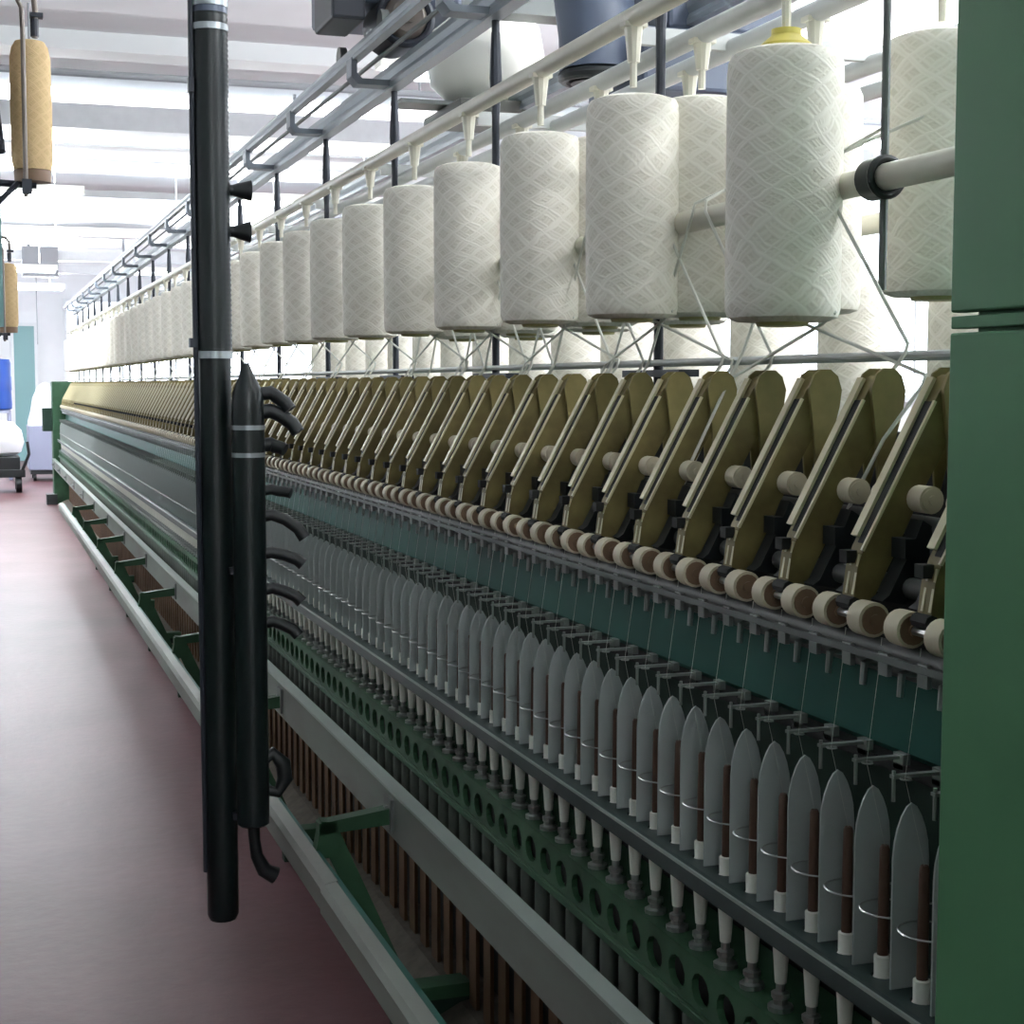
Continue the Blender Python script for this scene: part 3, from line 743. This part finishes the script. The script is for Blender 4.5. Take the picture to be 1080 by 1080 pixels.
nozzle((BX,BYY), -.53, .076, .03, .011, .011)
tp('nozzle', MB().tube([(BX+.02,BYY,H-.845),(BX+.045,BYY,H-.825),(BX+.068,BYY,H-.85),(BX+.072,BYY,H-.885),(BX+.055,BYY,H-.915),(BX+.02,BYY,H-.905)], [.013,.015,.018,.018,.014,.012], 12), M_['black'])
tp('floor_nozzle', MB().tube([(BX,BYY,H-.98),(BX+.002,BYY,H-1.02),(BX+.006,BYY,H-1.055),(BX+.022,BYY,H-1.09),(BX+.048,BYY,H-1.105)], [.014,.013,.014,.017,.020], 12), M_['black'])
tp('hose_tie', MB().box(HX+.02, BX, HY-.045, HY-.01, H-.975, H-.96).box(HX+.02, BX, HY-.045, HY-.01, H-.42, H-.405), M_['dslate'], 0)

# ------------------------------------------------------------------ front rail on brackets
gr = thing('front_rail', (.64, Y0, 0), 'low grey-green rail on brackets along the foot of the frame', 'rail')
def gp(name, mb, m, sm=0, loc=(0,0,0), parent=None):
    if parent: return mb.obj(name, m, parent, (0,0,0), sm)
    return mb.obj(name, m, gr, (loc[0]-.64, loc[1]-Y0, loc[2]), sm)
YR = 13.4      # the rail stops short of the far end frame
GS = 2.96       # joint between two rail lengths
for a, b, dx in ((.2, GS, .0), (GS+.004, 8.2, .004), (8.204, YR, .004)):
    gp('rail_length', MB().prism([(.612+dx,H-1.035),(.622+dx,H-1.035),(.626+dx,H-.992),(.645+dx,H-.984),(.645+dx,H-.976),(.620+dx,H-.980),(.612+dx,H-.992)], a, b), M_['plate'], 0)
gp('inner_flange', MB().box(.648,.66,.2,YR,H-1.0,H-.982), M_['teal'], 0)
brk = None
GY = [3.21 + 1.28*(k-1) for k in range(13)]
m1 = MB().prism([(.66,H-.925),(.82,H-.905),(.82,H-.94),(.66,H-.95)], -.018, .018)
m2 = MB().prism([(.662,H-.955),(.70,H-.935),(.855,H-1.29),(.86,H-1.31),(.82,H-1.31)], -.012, .012).prism([(.65,H-1.0),(.665,H-.92),(.70,H-.925),(.70,H-1.0)], -.018,.018).box(.80,.99,-.03,.03,H-1.335,H-1.305)
br0 = gp('bracket', m1, M_['green'], 0, loc=(0,GY[0],0)); gp('brace', m2, M_['green'], 0, parent=br0)
for y in GY[1:]:
    if y < YR: dup(br0, (br0.location.x, br0.location.y + y - GY[0], br0.location.z), gr)
leg = MB().box(.82,.99,-.02,.02,0,H-1.335)
lg = gp('leg', leg, M_['dgreen'], 0, loc=(0,GY[0],0))
for y in GY[1:]:
    if y < YR: dup(lg, (lg.location.x, lg.location.y + y - GY[0], lg.location.z), gr)

# ------------------------------------------------------------------ unseen frame added left of the aisle to shade floor and machine front
nf = thing('added_shading_frame', (-1.5, 7.5, 0), 'unseen green frame added left of the aisle to shade the floor and machine front', 'spinning machine')
def np_(name, mb, m): return mb.obj(name, m, nf, (1.5, -7.5, 0), 0)
np_('casing', MB().prism([(-2.2,.02),(-.78,.02),(-.78,.45),(-.86,.62),(-.88,1.0),(-1.05,1.38),(-1.95,1.38),(-2.1,1.0),(-2.2,.45)], -3.2, 18.5), M_['dgreen'])
np_('front_plate', MB().box(-.775,-.76,-3.2,18.5,.40,.50), M_['plate'])
np_('ring_rail', MB().box(-.86,-.80,-3.2,18.5,.74,.76), M_['rail'])
np_('creel_tube', MB().cyl((-1.05,-3.2,2.0),(-1.05,18.5,2.0),.018), M_['alu'])
for y in (-2.5, 2.0, 6.5, 11.0, 15.5): np_('upright', MB().cyl((-1.05,y,1.38),(-1.05,y,1.985),.012), M_['dslate'])

# ------------------------------------------------------------------ hanging rig at the upper left
def tan_rig(x, y, ztop, label_b, label_r, first):
    t = thing('hanging_pipe_rig', (x, y, ZC), label_r, 'pipe rig')
    s = MB().tube([(-1.0,.0,ztop+.20-ZC),(-.12,0,ztop+.19-ZC),(.02,0,ztop+.175-ZC),(.045,0,ztop+.15-ZC),(.05,0,ztop+.10-ZC),(.046,0,ztop+.005-ZC)], .0105, 10)
    s.obj('hanger_pipe', M_['pipe'], t)
    MB().box(.03,.075,-.02,.02,ztop+.075-ZC,ztop+.09-ZC).cyl((.046,0,ztop+.01-ZC),(.046,0,ztop+.07-ZC),.015,n=10).obj('pipe_clamp', M_['dslate'], t)
    MB().tube([(-1.0,-.12,ztop+.14-ZC),(-.08,-.12,ztop+.135-ZC),(-.02,-.12,ztop+.12-ZC),(.0,-.12,ztop+.08-ZC),(.002,-.12,ztop+.0-ZC),(.0,-.12,ztop-.56-ZC)], .0085, 10).obj('drop_pipe', M_['pipe'], t)
    MB().box(-.012,.02,-.135,-.105,ztop-.55-ZC,ztop-.50-ZC).obj('drop_clamp', M_['dslate'], t)
    MB().box(-.11,-.08,.1,.13,ztop-1.0-ZC,0).obj('post', M_['tealpane'], t, smooth=0)
    MB().cyl((-.12,.0,ztop-.50-ZC),(.04,0,ztop-.505-ZC),.012,n=8).cyl((-.12,-.02,ztop-.60-ZC),(-.02,-.02,ztop-.50-ZC),.010,n=8).cyl((-.10,.115,ztop-.50-ZC),(-.12,0,ztop-.50-ZC),.012,n=8).cyl((-.095,.1,ztop-.18-ZC),(-.075,-.05,ztop-.40-ZC),.014,n=8).cyl((-.095,.1,ztop-.18-ZC),(-.095,-.12,ztop-.14-ZC),.008,n=8).obj('arm_clamp', M_['dslate'], t)
    MB().box(-.20,-.17,-.16,.14,ztop-.3-ZC,0).box(-1.0,-.11,.105,.125,ztop-.40-ZC,ztop-.37-ZC).box(-1.02,-.99,-.14,.14,ztop-.5-ZC,0).obj('frame', M_['pipe'], t, smooth=0)
    b = thing('tan_bobbin', (x+.028, y, ztop-.485), label_b, 'yarn bobbin')
    MB().lathe([(.03,.03),(.064,.032),(.070,.06),(.071,.25),(.069,.42),(.062,.455),(.050,.475),(.02,.482)], 28).obj('roving', M_['tan'], b)
    MB().lathe([(.02,-.012),(.062,-.010),(.064,.03),(.03,.032)], 24).obj('base', M_['cap'], b)
tan_rig(.18, 5.85, H+1.205, 'tan bobbin with dark base hanging at the upper left, the larger of two', 'bent grey pipes holding the larger tan bobbin at upper left', True)
tan_rig(.20, 11.8, H+.86, 'smaller tan bobbin hanging further back at the left edge', 'bent grey pipes holding the smaller tan bobbin further back', False)

# ------------------------------------------------------------------ things at the far end of the aisle
ct = thing('fibre_cart', (.95, 24.0, 0), 'lavender-grey cart heaped with white fibre at the end of the aisle', 'cart')
MB().box(-.26,.26,-.45,.45,.16,.80).obj('bin', M_['lav'], ct, smooth=0, bevel=.01)
MB().box(-.24,.24,-.43,.43,.10,.16).obj('chassis', M_['black'], ct, smooth=0)
for sx in (-.18,.18):
    for sy in (-.35,.35): MB().cyl((sx-.02,sy,.06),(sx+.02,sy,.06),.06,n=16).obj('wheel', M_['black'], ct)
hp = MB().lathe([(.02,.80),(.27,.80),(.28,.86),(.24,1.0),(.17,1.2),(.10,1.36),(.03,1.42)], 24)
hp.v = [(x*(1+.08*math.sin(5*z+3*x))+.02*math.sin(9*z), y*1.4, z) for x,y,z in hp.v]
tag(hp.obj('fibre_heap', M_['cloth'], None, (.95,24.0,.0)), 'tall pointed heap of white fibre on the grey cart', 'fibre heap')
ck = thing('hand_truck', (.33, 21.5, 0), 'black wheeled truck at the left edge of the far aisle', 'hand truck')
MB().box(-.30,.24,-.4,.4,.20,.30).box(-.30,.18,-.35,.35,.30,.46).obj('deck', M_['black'], ck, smooth=0, bevel=.01)
for sx in (-.22,.16):
    for sy in (-.3,.3): MB().cyl((sx-.035,sy,.11),(sx+.035,sy,.11),.11,n=20).obj('wheel', M_['black'], ck)
MB().tube([(.20,-.38,.28),(.29,-.42,.50),(.27,-.42,.66)], .02, 8).obj('handle', M_['black'], ck)
sk = MB().lathe([(.2,0),(.27,.04),(.29,.16),(.26,.30),(.18,.40),(.06,.44)], 24)
sk.v = [(x*(1+.1*math.sin(7*z)), y, z*(1+.08*math.sin(6*x))) for x,y,z in sk.v]
tag(sk.obj('white_sack', M_['cloth'], None, (.26,21.5,.472)), 'white stuffed sack lying on the black hand truck', 'sack')
bl = thing('blue_drum', (.22, 24.2, 0), 'blue plastic drum on a stand at the left edge', 'drum')
MB().lathe([(.23,1.02),(.27,1.04),(.275,1.1),(.268,1.3),(.275,1.32),(.275,1.5),(.268,1.52),(.27,1.70),(.25,1.76),(.1,1.78)], 28).obj('barrel', M_['blue'], bl)
MB().box(-.25,.25,-.25,.25,.98,1.02).box(-.25,-.2,-.25,-.2,0,.98).box(.2,.25,-.25,-.2,0,.98).box(-.25,-.2,.2,.25,0,.98).box(.2,.25,.2,.25,0,.98).obj('stand', M_['lav'], bl, smooth=0)

# ------------------------------------------------------------------ camera, world, view
f, thp = 1650.0, math.atan(135/1650.0)
alp = math.atan(565*math.cos(thp)/f)
cam = bpy.data.cameras.new('camera'); co = bpy.data.objects.new('camera', cam); C.objects.link(co)
cam.sensor_fit = 'HORIZONTAL'; cam.sensor_width = 36; cam.lens = f/1080*36; cam.clip_start = .02; cam.clip_end = 200
co.location = (0, 0, H); co.rotation_euler = (PI/2 - thp, 0, -alp)
bpy.context.scene.camera = co
w = bpy.data.worlds.new('world'); bpy.context.scene.world = w; w.use_nodes = True
w.node_tree.nodes['Background'].inputs[0].default_value = (.75,.85,1,1); w.node_tree.nodes['Background'].inputs[1].default_value = .6
vs = bpy.context.scene.view_settings
vs.view_transform = 'Standard'; vs.look = 'None'; vs.gamma = 1.0; vs.use_curve_mapping = False; vs.exposure = 0.9
